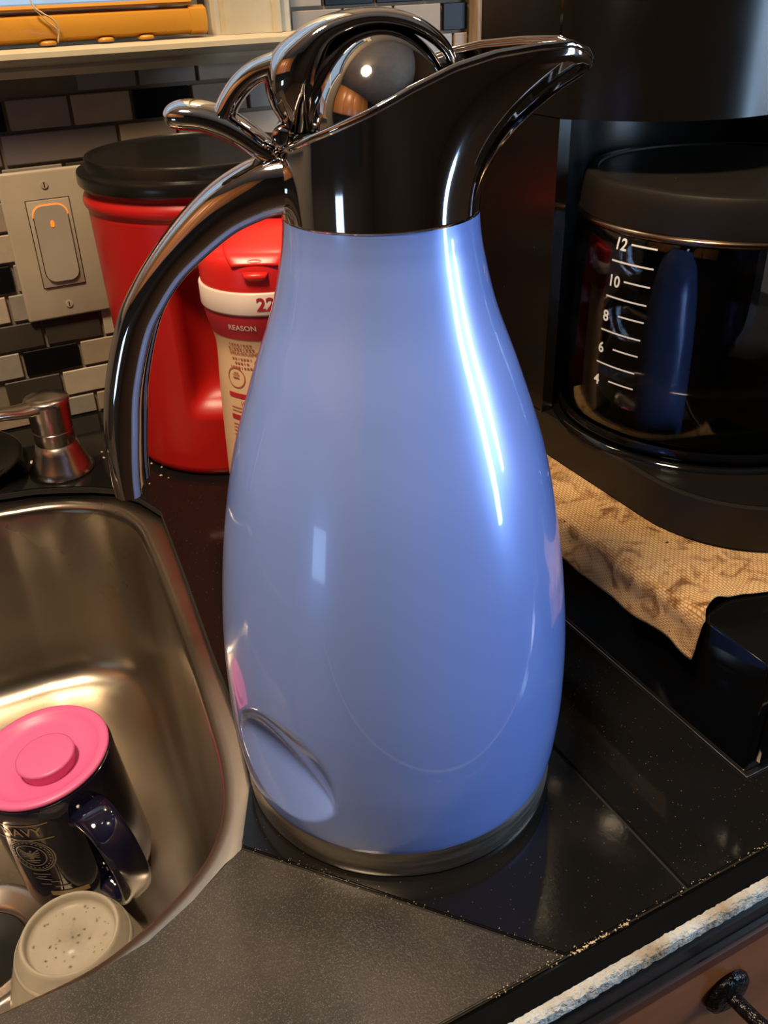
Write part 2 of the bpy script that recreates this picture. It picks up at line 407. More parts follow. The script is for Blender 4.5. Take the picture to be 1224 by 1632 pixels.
def shrink(q, d):
    n = len(q); out = []; ar = sum(q[i][0]*q[(i+1) % n][1]-q[(i+1) % n][0]*q[i][1] for i in range(n)); s = 1 if ar > 0 else -1
    for i in range(n):
        p, a, b = Vector(q[i]), Vector(q[i-1]), Vector(q[(i+1) % n])
        e1 = (p-a).normalized(); e2 = (b-p).normalized(); n1 = Vector((-e1.y, e1.x))*s; n2 = Vector((-e2.y, e2.x))*s
        k = (n1+n2); k = k/max(.5, k.dot(n1)); out.append((p.x+k.x*d, p.y+k.y*d))
    return out
def ctile(q, m, lab=None, d=.08):
    b = prism(shrink(q, d), -.5, 0)
    bmesh.ops.bevel(b, geom=[e for e in b.edges if all(v.co.z > -.01 for v in e.verts)], offset=.05, segments=2, affect='EDGES')
    o = bobj('tile', b, m, counter, smooth=True)
    if lab: o['label'] = lab
    return o
ctile(t1, SHEEN_TILE, 'dull triangular corner tile in front of the sink, lamp sheen painted into its colour')
ctile(t2, GRANITE, 'black polished tile under the blue carafe')
ctile([(6.8, -12.6), (37.3, -12.6), (37.3, 18), (6.8, 18)], GRANITE)
ctile([(6.8, 18), (37.3, 18), (37.3, 49.3), (6.8, 49.3)], GRANITE)
ctile([(37.3, -12.6), (70, -12.6), (70, 49.3), (37.3, 49.3)], GRANITE)
# front edging
eb = [(-12.72, -.5), (-12.72, .02), (-12.85, .10), (-13.05, .03), (-13.2, .0), (-13.6, -.0), (-13.75, -.1), (-13.78, -.5)]
bobj('edge_trim', extr(eb, 'x', -60, 70), BLKG, counter, smooth=True)
gb = bmesh.new(); nx = 900; ring = [(-13.7, -.02), (-13.95, -.05), (-14.08, -.2), (-14.1, -.7), (-13.9, -.9)]
prev = None
for i in range(nx+1):
    x = -60+130*i/nx
    cur = [gb.verts.new((x, y+noise.noise(Vector((x*4.7, j*3.1, 0)))*.05, z+noise.noise(Vector((x*4.1, j*2.3, 9)))*.06)) for j, (y, z) in enumerate(ring)]
    if prev:
        for j in range(len(ring)-1): gb.faces.new((prev[j], prev[j+1], cur[j+1], cur[j]))
    prev = cur
bobj('filler_strip', gb, WGROUT, counter, smooth=True)['label'] = 'crumbling white filler line along the counter edge'
lb = [(-13.7, -.9), (-14.0, -.95), (-14.15, -1.1), (-14.15, -1.95), (-14.3, -2.1), (-14.3, -2.3), (-14.1, -2.4), (-13.7, -2.4)]
bobj('lower_edge_trim', extr(lb, 'x', -60, 70), BLKP, counter, smooth=True)
# gritty crumbs caught along joints: too many to count
def grit(name, pts, label, m=CRUMB, cat='crumbs'):
    V = []; F = []
    for (x, y, s, l) in pts:
        a = random.random()*6.3; dx, dy = math.cos(a)*s*l, math.sin(a)*s*l; o = len(V)
        V += [(x+dx, y+dy, .01), (x-dy/l, y+dx/l, .01), (x-dx, y-dy, .01), (x+dy/l, y-dx/l, .01), (x, y, .01+s)]
        F += [(o, o+1, o+4), (o+1, o+2, o+4), (o+2, o+3, o+4), (o+3, o, o+4)]
    return tag(obj(name, V, F, m, smooth=False), label, cat, kind='stuff')
pts = []
for i in range(90):
    t = random.random(); pts.append((-8.4+9*t+random.gauss(0, .12), -1.9-10.7*t+random.gauss(0, .12), random.uniform(.008, .02), 1.3))
for i in range(120):
    x = random.uniform(-3, 12); pts.append((x, -12.55+random.gauss(0, .08), random.uniform(.01, .028), 1.5))
for i in range(40): x = random.uniform(.8, 3.6); pts.append((x, -12.62+random.gauss(0, .03), random.uniform(.02, .04), 2.4))
for i in range(80): pts.append((random.uniform(7, 13), random.uniform(-12, 4), random.uniform(.008, .018), 1.2))
grit('grit', pts, 'tiny tan crumbs and grit scattered along the counter joints and front edge')
pts = [(random.uniform(-5.6, -1.0), random.uniform(33, 41), random.uniform(.04, .10), 1.6) for _ in range(26)]
pts += [(-4.9, 37.2, .14, 4.5), (-4.1, 36.6, .12, 3), (-3.4, 41.2, .14, 3.5), (-10.6, 41.8, .2, 2.0), (-12.5, 42.3, .14, 3)]
grit('grit', pts, 'pale food crumbs behind the sink rim near the soap dispenser')

# cabinet with drawer under the front edge
cab = thing('base_cabinet', (10, -10, -20), 'reddish brown wooden base cabinet under the counter front', 'cabinet')
cb = bmesh.new(); box(-58, 68, -13.2, -11.5, -89, -2.45, cb)
bobj('face_frame', cb, WOODD, cab)
db = [(-13.2, -2.75), (-13.9, -2.75), (-14.15, -2.9), (-14.2, -3.3), (-14.2, -3.5), (-14.08, -3.6), (-14.08, -15.5), (-14.2, -15.6), (-14.2, -16.3), (-13.9, -16.4), (-13.2, -16.4)]
dr = bobj('drawer', extr(db, 'x', -9, 27), WOOD, cab, smooth=True)
bobj('drawer_edge', extr([(-13.3, -2.7), (-14.0, -2.7), (-14.22, -2.85), (-14.26, -3.35), (-14.16, -3.45), (-13.3, -3.45)], 'x', -9.02, 27.02), WOODD, dr, smooth=True)
KX, KZ = 8.7, -6.3
def rosette():
    V = []; F = []; sg = 40
    prof = [(0, -14.08), (1.15, -14.08), (1.2, -14.2), (1.12, -14.42), (.85, -14.55), (.4, -14.6), (0.0, -14.62)]
    for r, y in prof:
        for j in range(sg): a = 2*PI*j/sg; V.append((KX+r*math.cos(a), y, KZ+r*math.sin(a)))
    for i in range(len(prof)-1):
        for j in range(sg): k = (j+1) % sg; F.append((i*sg+j, i*sg+k, (i+1)*sg+k, (i+1)*sg+j))
    return V, F
hp = [Vector((KX, -14.5, KZ)), Vector((KX+.05, -15.3, KZ)), Vector((KX+.25, -16.2, KZ-.1)), Vector((KX+.8, -16.9, KZ-.2)), Vector((KX+2, -17.2, KZ-.2)), Vector((KX+4.5, -17.3, KZ-.2)), Vector((KX+7, -17.2, KZ-.2)), Vector((KX+8.3, -16.8, KZ-.1)), Vector((KX+8.9, -15.5, KZ)), Vector((KX+9, -14.1, KZ))]
hp = cr(hp, 6)
obj('drawer_pull', *join(rosette(), sweep(hp, [(.34, .34)]*len(hp), Vector((0, 0, 1)), seg=16)), IRON, dr)['label'] = 'hammered black iron pull'

# ================================================================== SINK
sink = thing('sink', (-26, 16, -17), 'undermount stainless steel kitchen sink bowl with water spots', 'sink')
inner = [(-5.55, 26), (-5.55, 30.0), (-6.9, 33.2), (-9.7, 35.35), (-12.8, 36.2), (-17, 36.5), (-38, 36.5), (-42.5, 34.5), (-44.8, 30), (-45, 5), (-43, -.5), (-37, -3.3), (-24, -3.5), (-19.4, -3.6), (-16.3, -3.55), (-14.4, -3.1), (-12.3, -2.2), (-10.4, -.95), (-9.2, .4), (-8.3, 2.1), (-7.6, 4.6), (-7.15, 7.6), (-6.6, 12.3), (-6.0, 19.5)]
def closed_cr(P, n):
    out = []; N_ = len(P)
    for i in range(N_):
        a, b, c, d = [Vector((*P[(i+k) % N_], 0)) for k in (-1, 0, 1, 2)]
        for k in range(n):
            t = k/n; q = .5*((2*b)+(c-a)*t+(2*a-5*b+4*c-d)*t*t+(3*b-a-3*c+d)*t**3); out.append((q.x, q.y))
    return out
ring0 = closed_cr(inner, 6); NS = len(ring0)
def ofs(P, d, it=2):
    q = shrink(P, d)
    for _ in range(it): q = [((q[i-1][0]+q[i][0]*2+q[(i+1) % len(q)][0])/4, (q[i-1][1]+q[i][1]*2+q[(i+1) % len(q)][1])/4) for i in range(len(q))]
    return q
levels = [(-2.6, -.85), (-1.0, -.85), (-.5, -.85), (-.2, -.88), (0, -1.0), (.14, -1.2), (.2, -1.6), (.28, -3), (.5, -8), (.7, -13.3), (.8, -14.5), (1.05, -15.4), (1.5, -16.1), (2.2, -16.6), (3.2, -16.85), (5, -16.95)]
V = []; F = []
for d, z in levels:
    q = ofs(ring0, d, 0 if abs(d) < .6 else 2 if d < 2 else 6)
    V += [(x, y, z) for x, y in q]
for i in range(len(levels)-1):
    for j in range(NS): k = (j+1) % NS; F.append((i*NS+j, i*NS+k, (i+1)*NS+k, (i+1)*NS+j))
# flat floor joined to the drain hole
DC = (-22.3, 13.2); o = len(V); L0 = (len(levels)-1)*NS
for j in range(NS):
    x, y, z = V[L0+j]; a = math.atan2(y-DC[1], x-DC[0]); V.append((DC[0]+4.6*math.cos(a), DC[1]+4.6*math.sin(a), -17.0))
for j in range(NS): k = (j+1) % NS; F.append((L0+j, L0+k, o+k, o+j))
bowl = obj('bowl', V, F, SINK, sink)
V, F = lathe([(4.7, -17.05), (4.55, -16.88), (4.3, -16.86), (4.0, -17.05), (3.3, -17.25), (2.95, -17.5), (2.85, -18.5)], DC, 56)
dr_ = obj('drain_flange', V, F, NICKEL, sink)
V, F = lathe([(2.9, -17.6), (1.2, -17.9), (.3, -18.6), (0, -18.6)], DC, 40)
obj('drain_baffle', V, F, RUBBER, sink)
V, F = lathe([(2.84, -18.4), (2.84, -24), (0, -24)], DC, 40); obj('drain_pipe', V, F, RUBBER, sink)

# ---- frosted container turned upside down in the sink
CC = (-16.7, 5.9)
cup = thing('plastic_container', (CC[0], CC[1], -16.9), 'frosted translucent plastic container upside down in the sink, wet with droplets', 'container')
prof = [(4.5, -16.75), (4.6, -16.4), (4.4, -16.2), (3.75, -13.5), (3.1, -11.3), (2.68, -10.3), (2.56, -10.05), (2.46, -9.95), (2.34, -10.05), (2.26, -10.45), (2.1, -10.6), (0.0, -10.55)]
V, F = lathe(cr2(prof[:-2], 4)+prof[-2:], CC, 80)
o = obj('container_body', V, F, FROST, cup)
sm = o.modifiers.new('wall', 'SOLIDIFY'); sm.thickness = .0009; sm.offset = -1
V, F = lathe([(2.9, -10.85), (3.02, -10.95), (3.06, -11.1), (3.0, -11.25)], CC, 80); obj('rim_step', V, F, FROST, cup)
pts = []
for i in range(46):
    a = random.random()*6.3; r = 2.0*math.sqrt(random.random()); s = random.uniform(.03, .08)
    pts.append(ellips((CC[0]+r*math.cos(a), CC[1]+r*math.sin(a), -10.57), s, s, s*.6, nu=10, nv=6))
tag(obj('water_droplets', *join(*pts), WATER, cup), 'clear water droplets', kind='stuff')

# ---- navy mug with pink lid
MC = (-14.65, 15.8)
mug = thing('mug', (MC[0], MC[1], -16.95), 'navy ceramic mug with pink silicone lid and gold print standing in the sink', 'mug')
prof = [(0, -16.8), (3.5, -16.85), (3.75, -16.9), (3.95, -16.7), (4.05, -16.2), (4.05, -8), (4.08, -7.3), (4.02, -7.05), (3.88, -7.0), (3.75, -7.2), (3.7, -9), (0, -9)]
V, F = lathe(prof, MC, 96); o = obj('mug_body', V, F, NAVY, mug); autos(o, .9)
V, F = lathe([(3.72, -7.6), (3.85, -7.02), (3.98, -6.93), (4.0, -6.8), (3.9, -6.68), (3.6, -6.66), (3.35, -6.8), (3.1, -7.02), (2.6, -7.1), (1.0, -7.12), (0, -7.12)], MC, 96)
lid = obj('lid', V, F, PINK, mug)
KC = (MC[0]+.25, MC[1]-.75)
V, F = lathe([(1.55, -7.15), (1.6, -6.5), (1.72, -6.38), (1.7, -6.26), (1.55, -6.2), (.5, -6.2), (0, -6.2)], KC, 56)
obj('lid_slider', V, F, PINK, lid)
V, F = lathe([(.22, -7.12), (.22, -6.95), (.0, -6.93)], (KC[0]-1.25, KC[1]+1.15), 20); obj('lid_vent', V, F, PINK, lid)
ha = math.radians(-70); hd = Vector((math.cos(ha), math.sin(ha), 0)); mc = Vector((MC[0], MC[1], 0))
hp = cr([mc+hd*r+Vector((0, 0, z)) for r, z in ((3.8, -9.0), (4.7, -8.6), (5.8, -8.9), (6.7, -10.0), (7.0, -11.6), (6.8, -13.2), (6.0, -14.7), (5.0, -15.3), (3.9, -15.2))], 7)
n_ = len(hp); sc = [(.42+.2*abs(2*i/(n_-1)-1)**3, 1.0+.25*abs(2*i/(n_-1)-1)**3) for i in range(n_)]
V, F = sweep(hp, sc, hd.cross(Vector((0, 0, 1))), seg=28, exp=2.6); obj('handle', V, F, NAVY, mug)
V, F = on_cyl(text_geo('NAVY', .95, .012), MC, 4.05, -126, -8.72); pr_ = [(V, F)]
for dy in (-.62, .62): pr_.append(on_cyl(shift(quad_geo(3.6, .09, 20), -.25, dy), MC, 4.05, -123, -8.72))
obj('gold_lettering', *join(*pr_), GOLD, mug, smooth=False)
em = [shift(ring_geo(1.45, .08), 0, 0), shift(ring_geo(1.3, .05), 0, 0), shift(ring_geo(.95, .07), 0, 0)]
for i in range(26): a = 2*PI*i/26; em.append(shift(quad_geo(.13, .07, 1), 1.13*math.cos(a), 1.13*math.sin(a), a+PI/2))
for sd_ in (-1, 1):
    for q_ in range(4): em.append(shift(quad_geo(.62-.06*q_, .085, 3), sd_*(.36-.02*q_), .34-.15*q_, sd_*(.62-.22*q_)))
em += [shift(quad_geo(.2, .5, 2), 0, .05, .12), shift(quad_geo(.16, .15, 1), .1, .4, .5), shift(quad_geo(.3, .14, 1), -.02, -.26, .1), shift(quad_geo(.95, .09, 4), 0, -.45, .12), shift(quad_geo(.5, .08, 4), .08, -.62, -.1)]
obj('round_emblem', *on_cyl(join(*em), MC, 4.05, -127, -10.75), SILV, mug, smooth=False)['label'] = 'faded round eagle seal'
obj('gold_bar', *on_cyl(quad_geo(2.3, .42, 14), MC, 4.05, -110, -14.35), GOLD, mug, smooth=False)
lc = [shift(quad_geo(random.uniform(.5, 1.2), .09, 6), random.uniform(-1, .6), -i*.24, random.uniform(-.15, .15)) for i in range(6)]
obj('silver_scrollwork', *on_cyl(join(*lc), MC, 4.05, -117, -12.5), SILV, mug, smooth=False)

mug.rotation_euler = (0, math.radians(-6), 0); mug.location.z += .0042

# ================================================================== CARAFE
U = Vector((math.cos(YAW), -math.sin(YAW), 0)); NN = Vector((math.sin(YAW), math.cos(YAW), 0)); Z = Vector((0, 0, 1))
def uz(u, z, n=0): return U*u+NN*n+Z*z
carafe = thing('thermal_carafe', (0, 0, 0), 'tall periwinkle blue thermal carafe with chrome spout, lid and handle, dented near its base', 'carafe')
zk = [(7.25, 1.55), (7.33, 1.9), (7.45, 3), (7.56, 5), (7.50, 8), (7.22, 11), (6.76, 14), (6.07, 17), (5.06, 20), (4.10, 22.5), (3.60, 24.4), (3.45, 25.3), (3.40, 26.0)]
prof = cr2(zk, 16)
def dent(a, z, r):
    az = math.degrees(a); az = az-360 if az > 0 else az
    x = (az+157)/57.3*7.5; y = z-5.1        # local cm, x to the right
    t = math.radians(-27); s = x*math.cos(t)+y*math.sin(t); q = -x*math.sin(t)+y*math.cos(t)
    gs = max(0, 1-(s/2.75)**2)
    up_ = 2.6*math.sqrt(max(0, 1-(s/2.75)**2)); dn = 2.7*math.sqrt(max(0, 1-((s+.15)/2.9)**2))
    if q > 0: f = max(0, 1-q/up_) if up_ > .01 else 0
    else: f = max(0, 1+q/dn) if dn > .01 else 0
    f = f*(.8+.2*f)
    return 1.0*f*gs**.5
V, F = lathe(prof, (0, 0), 360, disp=dent)
obj('body', V, F, BLUE, carafe)
V, F = lathe([(0, .12), (6.9, .1), (7.12, 0.02), (7.2, .1), (7.22, .3), (7.22, 1.5), (7.18, 1.62), (7.0, 1.7)], (0, 0), 160)
o = obj('base_ring', V, F, STEEL, carafe); autos(o, .7); o['label'] = 'brushed steel ring'
# collar with pouring spout
rim_uz = [(-3.31, 28.0), (-2.1, 28.6), (-.2, 29.38), (1.0, 29.92), (2.34, 30.42), (3.6, 30.70), (5.0, 30.82), (6.1, 30.83), (6.7, 30.6), (6.95, 30.28)]
def zr(u):
    for (a, za), (b, zb) in zip(rim_uz, rim_uz[1:]):
        if u <= b: t = max(0, (u-a)/(b-a)); return za+(zb-za)*t
    return rim_uz[-1][1]
def rim_pt(ph, k=1.0):
    c, s = math.cos(ph), math.sin(ph); u = 3.33*c+(3.6*c**3 if c > 0 else 0); n = 3.33*s*(1-.12*max(0, c))
    return u*k, n*k, zr(u)
sg = 160; nv = 40; V = []; F = []
for i in range(nv+1):
    v = i/nv
    for j in range(sg):
        ph = 2*PI*j/sg; u1, n1, z1 = rim_pt(ph); u0_, n0 = 3.42*math.cos(ph), 3.42*math.sin(ph)
        b = min(1, (v/.93))**2.15 if v < .93 else 1
        z = 25.82+(z1-25.82)*v
        V.append(uz(u0_+(u1-u0_)*b, z, n0+(n1-n0)*b))
for i in range(nv):
    for j in range(sg): k = (j+1) % sg; F.append((i*sg+j, i*sg+k, (i+1)*sg+k, (i+1)*sg+j))
o = obj('collar', V, F, CHROME, carafe); sm = o.modifiers.new('wall', 'SOLIDIFY'); sm.thickness = .0022; sm.offset = -1
rim = [uz(*[(lambda q: (q[0], q[2], q[1]))(rim_pt(2*PI*j/sg, .985))][0]) for j in range(sg)]
V = []; F = []
for j in range(sg):
    t = (rim[(j+1) % sg]-rim[j-1]).normalized(); a1 = t.cross(Z).normalized(); a2 = t.cross(a1)
    for k in range(10): a = 2*PI*k/10; V.append(rim[j]+a1*.13*math.cos(a)+a2*.13*math.sin(a))
for j in range(sg):
    for k in range(10): F.append((j*10+k, j*10+(k+1) % 10, ((j+1) % sg)*10+(k+1) % 10, ((j+1) % sg)*10+k))
obj('rim_lip', V, F, CHROME, carafe)
# stopper inside the mouth
V = []; F = []
for j in range(64):
    u, n, z = rim_pt(2*PI*j/64, .9); V += [uz(min(u, 3.6), z-.55, n), uz(min(u, 3.2)*.9, 27.0, n*.9)]
for j in range(64): k = (j+1) % 64; F.append((2*j, 2*k, 2*k+1, 2*j+1))
F.append(tuple(2*j for j in range(64)))
obj('stopper', V, F, BLKP, carafe, smooth=False)
# lid: ball dome, arched band, hinge leg
V1 = join(ellips(uz(.02, 28.9), 2.46, 3.1, 2.66, (U, NN, Z), 64, 40))
lidc = obj('lid', *V1, CHROME, carafe)
bp = [(2.55, 29.7), (2.5, 30.2), (2.15, 30.85), (1.5, 31.35), (.8, 31.62), (0, 31.72), (-.8, 31.62), (-1.6, 31.32), (-2.2, 30.75), (-2.55, 30.2), (-2.6, 29.6), (-2.6, 29.0), (-2.65, 28.5)]
bt = [(.12, .5), (.15, .6), (.2, .75), (.24, .85), (.26, .9), (.28, 1.0), (.34, 1.15), (.48, 1.35), (.76, 1.5), (.98, 1.55), (.95, 1.4), (.72, 1.15), (.42, .9)]
path = cr([uz(u, z) for u, z in bp], 6); secs = [(a.x, a.y) for a in cr([(h, w_, 0) for h, w_ in bt], 6)]
obj('lid_band', *sweep(path, secs, NN, seg=32, exp=2.4), CHROME, lidc)
ap = [(-2.0, 30.75), (-2.7, 30.55), (-3.3, 30.45), (-3.85, 30.28), (-4.35, 29.95), (-4.75, 29.5), (-5.0, 29.1), (-5.1, 28.95)]
at_ = [(.45, 1.2), (.46, 1.1), (.38, 1.0), (.36, .95), (.36, .92), (.36, .9), (.36, .88), (.3, .8)]
path = cr([uz(u, z) for u, z in ap], 6); secs = [(a.x, a.y) for a in cr([(h, w_, 0) for h, w_ in at_], 6)]
tp = [(-6.92, 28.98), (-6.8, 29.03), (-6.4, 29.1), (-5.7, 29.03), (-5.0, 28.78), (-4.4, 28.42), (-3.85, 28.0), (-3.4, 27.7)]
tt = [(.08, .25), (.33, .75), (.45, .95), (.46, 1.0), (.45, .98), (.42, .95), (.38, .9), (.3, .8)]
path2 = cr([uz(u, z) for u, z in tp], 6); secs2 = [(a.x, a.y) for a in cr([(h, w_, 0) for h, w_ in tt], 6)]
lev = obj('thumb_lever', *join(sweep(path, secs, NN, seg=28, exp=2.3), sweep(path2, secs2, NN, seg=28, exp=2.3)), CHROME, carafe)
hg = [uz(-3.1, 28.45, n) for n in (-1.25, -1.2, 1.2, 1.25)]
obj('hinge_pin', *sweep(hg, [(.18, .18), (.34, .34), (.34, .34), (.18, .18)], U, seg=20), CHROME, lev)
# handle
ho = [(-2.9, 27.95), (-3.6, 27.83), (-4.29, 27.6), (-5.42, 27.05), (-6.59, 26.2), (-7.86, 25.0), (-8.83, 23.8), (-9.65, 22.45), (-10.5, 20.1), (-10.93, 18.0), (-11.0, 16.4), (-10.97, 15.35)]
hi = [(-2.9, 25.98), (-3.7, 25.9), (-4.3, 25.72), (-5.2, 25.3), (-6.05, 24.65), (-6.95, 23.85), (-7.75, 22.85), (-8.4, 21.75), (-9.08, 19.8), (-9.45, 18.0), (-9.7, 16.5), (-9.8, 15.45)]
n_ = len(ho); cen = cr([uz((a[0]+b[0])/2, (a[1]+b[1])/2) for a, b in zip(ho, hi)], 8)
hw = cr([(math.hypot(a[0]-b[0], a[1]-b[1])/2, 1.35-.1*i/(n_-1), 0) for i, (a, b) in enumerate(zip(ho, hi))], 8)
# section: rounded back, grooved inner face
SECT = cr2([(1, 0), (.95, .4), (.8, .72), (.45, .93), (0, 1.0), (-.45, .95), (-.75, .84), (-.93, .66), (-.9, .5), (-.78, .36), (-.74, 0), (-.78, -.36), (-.9, -.5), (-.93, -.66), (-.75, -.84), (-.45, -.95), (0, -1.0), (.45, -.93), (.8, -.72), (.95, -.4), (1, 0)], 3)[:-1]
V = []; F = []; sg = len(SECT)
for i, p in enumerate(cen):
    t = (cen[min(i+1, len(cen)-1)]-cen[max(i-1, 0)]).normalized(); nn = t.cross(NN).normalized()
    if nn.dot(Z*1+U*-1) < 0: nn = -nn
    for x, y in SECT: V.append(p+nn*x*hw[i].x+NN*y*hw[i].y)
for i in range(len(cen)-1):
    for j in range(sg): k = (j+1) % sg; F.append((i*sg+j, i*sg+k, (i+1)*sg+k, (i+1)*sg+j))
F.append(tuple((len(cen)-1)*sg+j for j in range(sg)))
o = obj('handle', V, F, CHROME, carafe); autos(o, .9)
bmf = bmesh.new(); bmf.from_mesh(o.data); bmesh.ops.recalc_face_normals(bmf, faces=bmf.faces[:]); bmf.to_mesh(o.data); bmf.free()

# ================================================================== RED CANISTER
NC = (5.0, 38.5)
can = thing('coffee_canister', (NC[0], NC[1], 0), 'large red plastic coffee canister with black snap lid against the wall', 'canister')
prof = cr2([(6.9, .02), (7.3, .15), (7.55, .6), (7.6, 1.5), (7.7, 6), (7.85, 12), (8.0, 18), (8.02, 18.8)], 8)+cr2([(8.02, 18.9), (8.0, 19.1), (8.22, 19.4), (8.26, 19.8), (8.05, 20.2), (7.9, 20.5), (7.9, 21.3)], 5)
def grip(a, z, r):
    az = math.degrees(a); az = az-360 if az > 0 else az
    d = abs(az+104)/24; e = abs(z-10.8)/5.2
    f = max(0, 1-d**4)*max(0, 1-e**6); return 2.3*f**.6
V, F = lathe(prof, NC, 160, disp=grip, cap0=True); obj('canister_body', V, F, REDP, can)
V, F = lathe([(8.1, 20.7), (8.36, 20.72), (8.42, 20.85), (8.42, 21.45), (8.36, 21.58), (8.1, 21.62), (7.82, 21.64), (7.78, 21.75), (7.76, 22.3), (7.66, 22.46), (7.45, 22.48), (7.3, 22.3), (7.0, 22.25), (3, 22.3), (0, 22.3)], NC, 120)
o = obj('lid', V, F, BLKP, can); autos(o, .8); o['label'] = 'black snap lid'

# ================================================================== CREAMER BOTTLE
BC = (4.9, 26.2)
cre = thing('creamer_bottle', (BC[0], BC[1], 0), 'shaped creamer bottle with red flip cap, white band and printed cream label', 'bottle')
cre.scale = (1, 1, .972)
cp = [(3.2, 0.02), (3.6, .15), (3.85, .6), (3.9, 2), (3.85, 5), (3.78, 8), (3.72, 10), (3.62, 11.8), (3.62, 12.8), (3.78, 13.7), (4.02, 14.7), (4.12, 15.4), (4.15, 15.9)]
CP = cr2(cp, 6)
def rad(z):
    for (a, za), (b, zb) in zip(CP, CP[1:]):
        if z <= zb: t = max(0, (z-za)/(zb-za+1e-9)); return a+(b-a)*t
    return CP[-1][0]
V, F = lathe(CP, BC, 96, cap0=True); obj('bottle_body', V, F, LABELM, cre)
V, F = lathe([(4.1, 15.45), (4.22, 15.5), (4.25, 15.6), (4.25, 16.85), (4.18, 16.95), (4.0, 16.95)], BC, 96); band = obj('cap_band', V, F, BANDW, cre)
V, F = lathe([(rad(z)+.02, z) for z in (13.75, 14.0, 14.3, 14.6, 14.9, 15.2, 15.5)], BC, 96); obj('label_stripe', V, F, LRED, cre)
V, F = lathe(cr2([(4.0, 16.9), (4.1, 17.0), (4.12, 17.6), (4.1, 18.3), (3.95, 18.8), (3.6, 19.05), (2.8, 19.25), (1.5, 19.4), (0, 19.45)], 4), BC, 96)
cap = obj('cap', V, F, REDCAP, cre)
ca = math.radians(-118); cd_ = Vector((math.cos(ca), math.sin(ca), 0)); bc = Vector((*BC, 0))
fp = [bc+cd_*r+Z*z for r, z in ((3.95, 18.55), (3.3, 19.15), (2.0, 19.55), (.4, 19.85), (-1.2, 19.95), (-2.6, 19.7))]
fp = cr(fp, 5); n_ = len(fp)
obj('flip_top', *sweep(fp, [(.16, 1.2+.9*math.sin(PI*min(1, i/(n_-1)*1.15+.1)/1.3)) for i in range(n_)], cd_.cross(Z), seg=24, exp=3), REDCAP, cap)
lug = [bc+cd_*r+Z*z for r, z in ((4.0, 18.2), (4.3, 18.0), (4.05, 17.7))]
obj('thumb_tab', *sweep(lug, [(.1, .8), (.14, .7), (.1, .5)], cd_.cross(Z), seg=16), REDCAP, cap)
obj('band_number', *on_cyl(text_geo('22', 1.15, .03), BC, 4.25, -111.5, 16.22), LRED, cre, smooth=False)
obj('reason_lettering', *on_cyl(text_geo('REASON', .5, .008), BC, rad, -135.5, 14.62, .05), BANDW, cre, smooth=False)
tx = [on_cyl(text_geo('DELICIOUSNESS', .34, .006), BC, rad, -138, 12.75, .04)]
for i, (wd, zz) in enumerate(((1.9, 13.35), (2.1, 13.05), (1.7, 12.35), (1.3, 12.05), (2.2, 11.75))):
    nseg = int(wd/.22)
    for s_ in range(nseg): tx.append(on_cyl(shift(quad_geo(.15 if (s_*7+i) % 4 else .06, .13, 2), -wd/2+s_*.22, 0), BC, rad, -140, zz, .04))
tx.append(on_cyl(shift(ring_geo(.28, .05, 20), 0, 0), BC, rad, -125, 12.1, .04)); tx.append(on_cyl(shift(ring_geo(.2, .05, 20), .35, -.1), BC, rad, -125, 12.0, .04))
tx.append(on_cyl(text_geo('10', .42, .006), BC, rad, -146, 9.2, .04))
for zz in (8.85, 8.6, 7.6, 7.35, 7.1, 6.8):
    tx.append(on_cyl(quad_geo(1.5, .06, 6), BC, rad, -150, zz, .04))
for i in range(14): tx.append(on_cyl(shift(quad_geo(.06+.05*(i % 3), 1.5, 2), i*.16-1, 0), BC, rad, -150, 3.6, .04))
tag(obj('label_text', *join(*tx), PRINT, cre, smooth=False), kind='stuff')
bx_ = [on_cyl(quad_geo(1.75, .32, 8), BC, rad, -150, 9.75, .045), on_cyl(quad_geo(1.75, .34, 8), BC, rad, -149, 8.15, .045), on_cyl(ring_geo(.55, .16, 24), BC, rad, -140, 5.6, .045)]
obj('label_boxes', *join(*bx_), LRED, cre, smooth=False)
obj('label_seal', *on_cyl(join(ring_geo(.72, .07, 32), quad_geo(.5, .1, 4), shift(quad_geo(.6, .05, 4), 0, .2), shift(quad_geo(.4, .05, 4), 0, .35)), BC, rad, -152, 11.0, .045), PRINT, cre, smooth=False)

# ================================================================== BLACK BOX, TOWEL, COFFEE MAKER
boxt = thing('pod_drawer', (25.5, 7, 0), 'glossy black drawer box under the coffee maker and paper towel', 'storage box')
bobj('case', box(13.45, 38, -9.2, 24, .12, 6.55), BLKG, boxt, smooth=True, bevel=.14, segs=3)
bobj('base_trim', box(13.36, 38.1, -9.45, 24.1, .02, .12), NICKEL, boxt, bevel=.02)['label'] = 'thin metallic line along the bottom edge'
dfr = bobj('drawer_front', box(14.1, 37.7, -9.4, -9.1, .5, 6.1), BLKG, boxt, smooth=True, bevel=.12)
bobj('handle', box(22, 29, -10, -9.3, 3.0, 3.5), CHROME, dfr, smooth=True, bevel=.1)

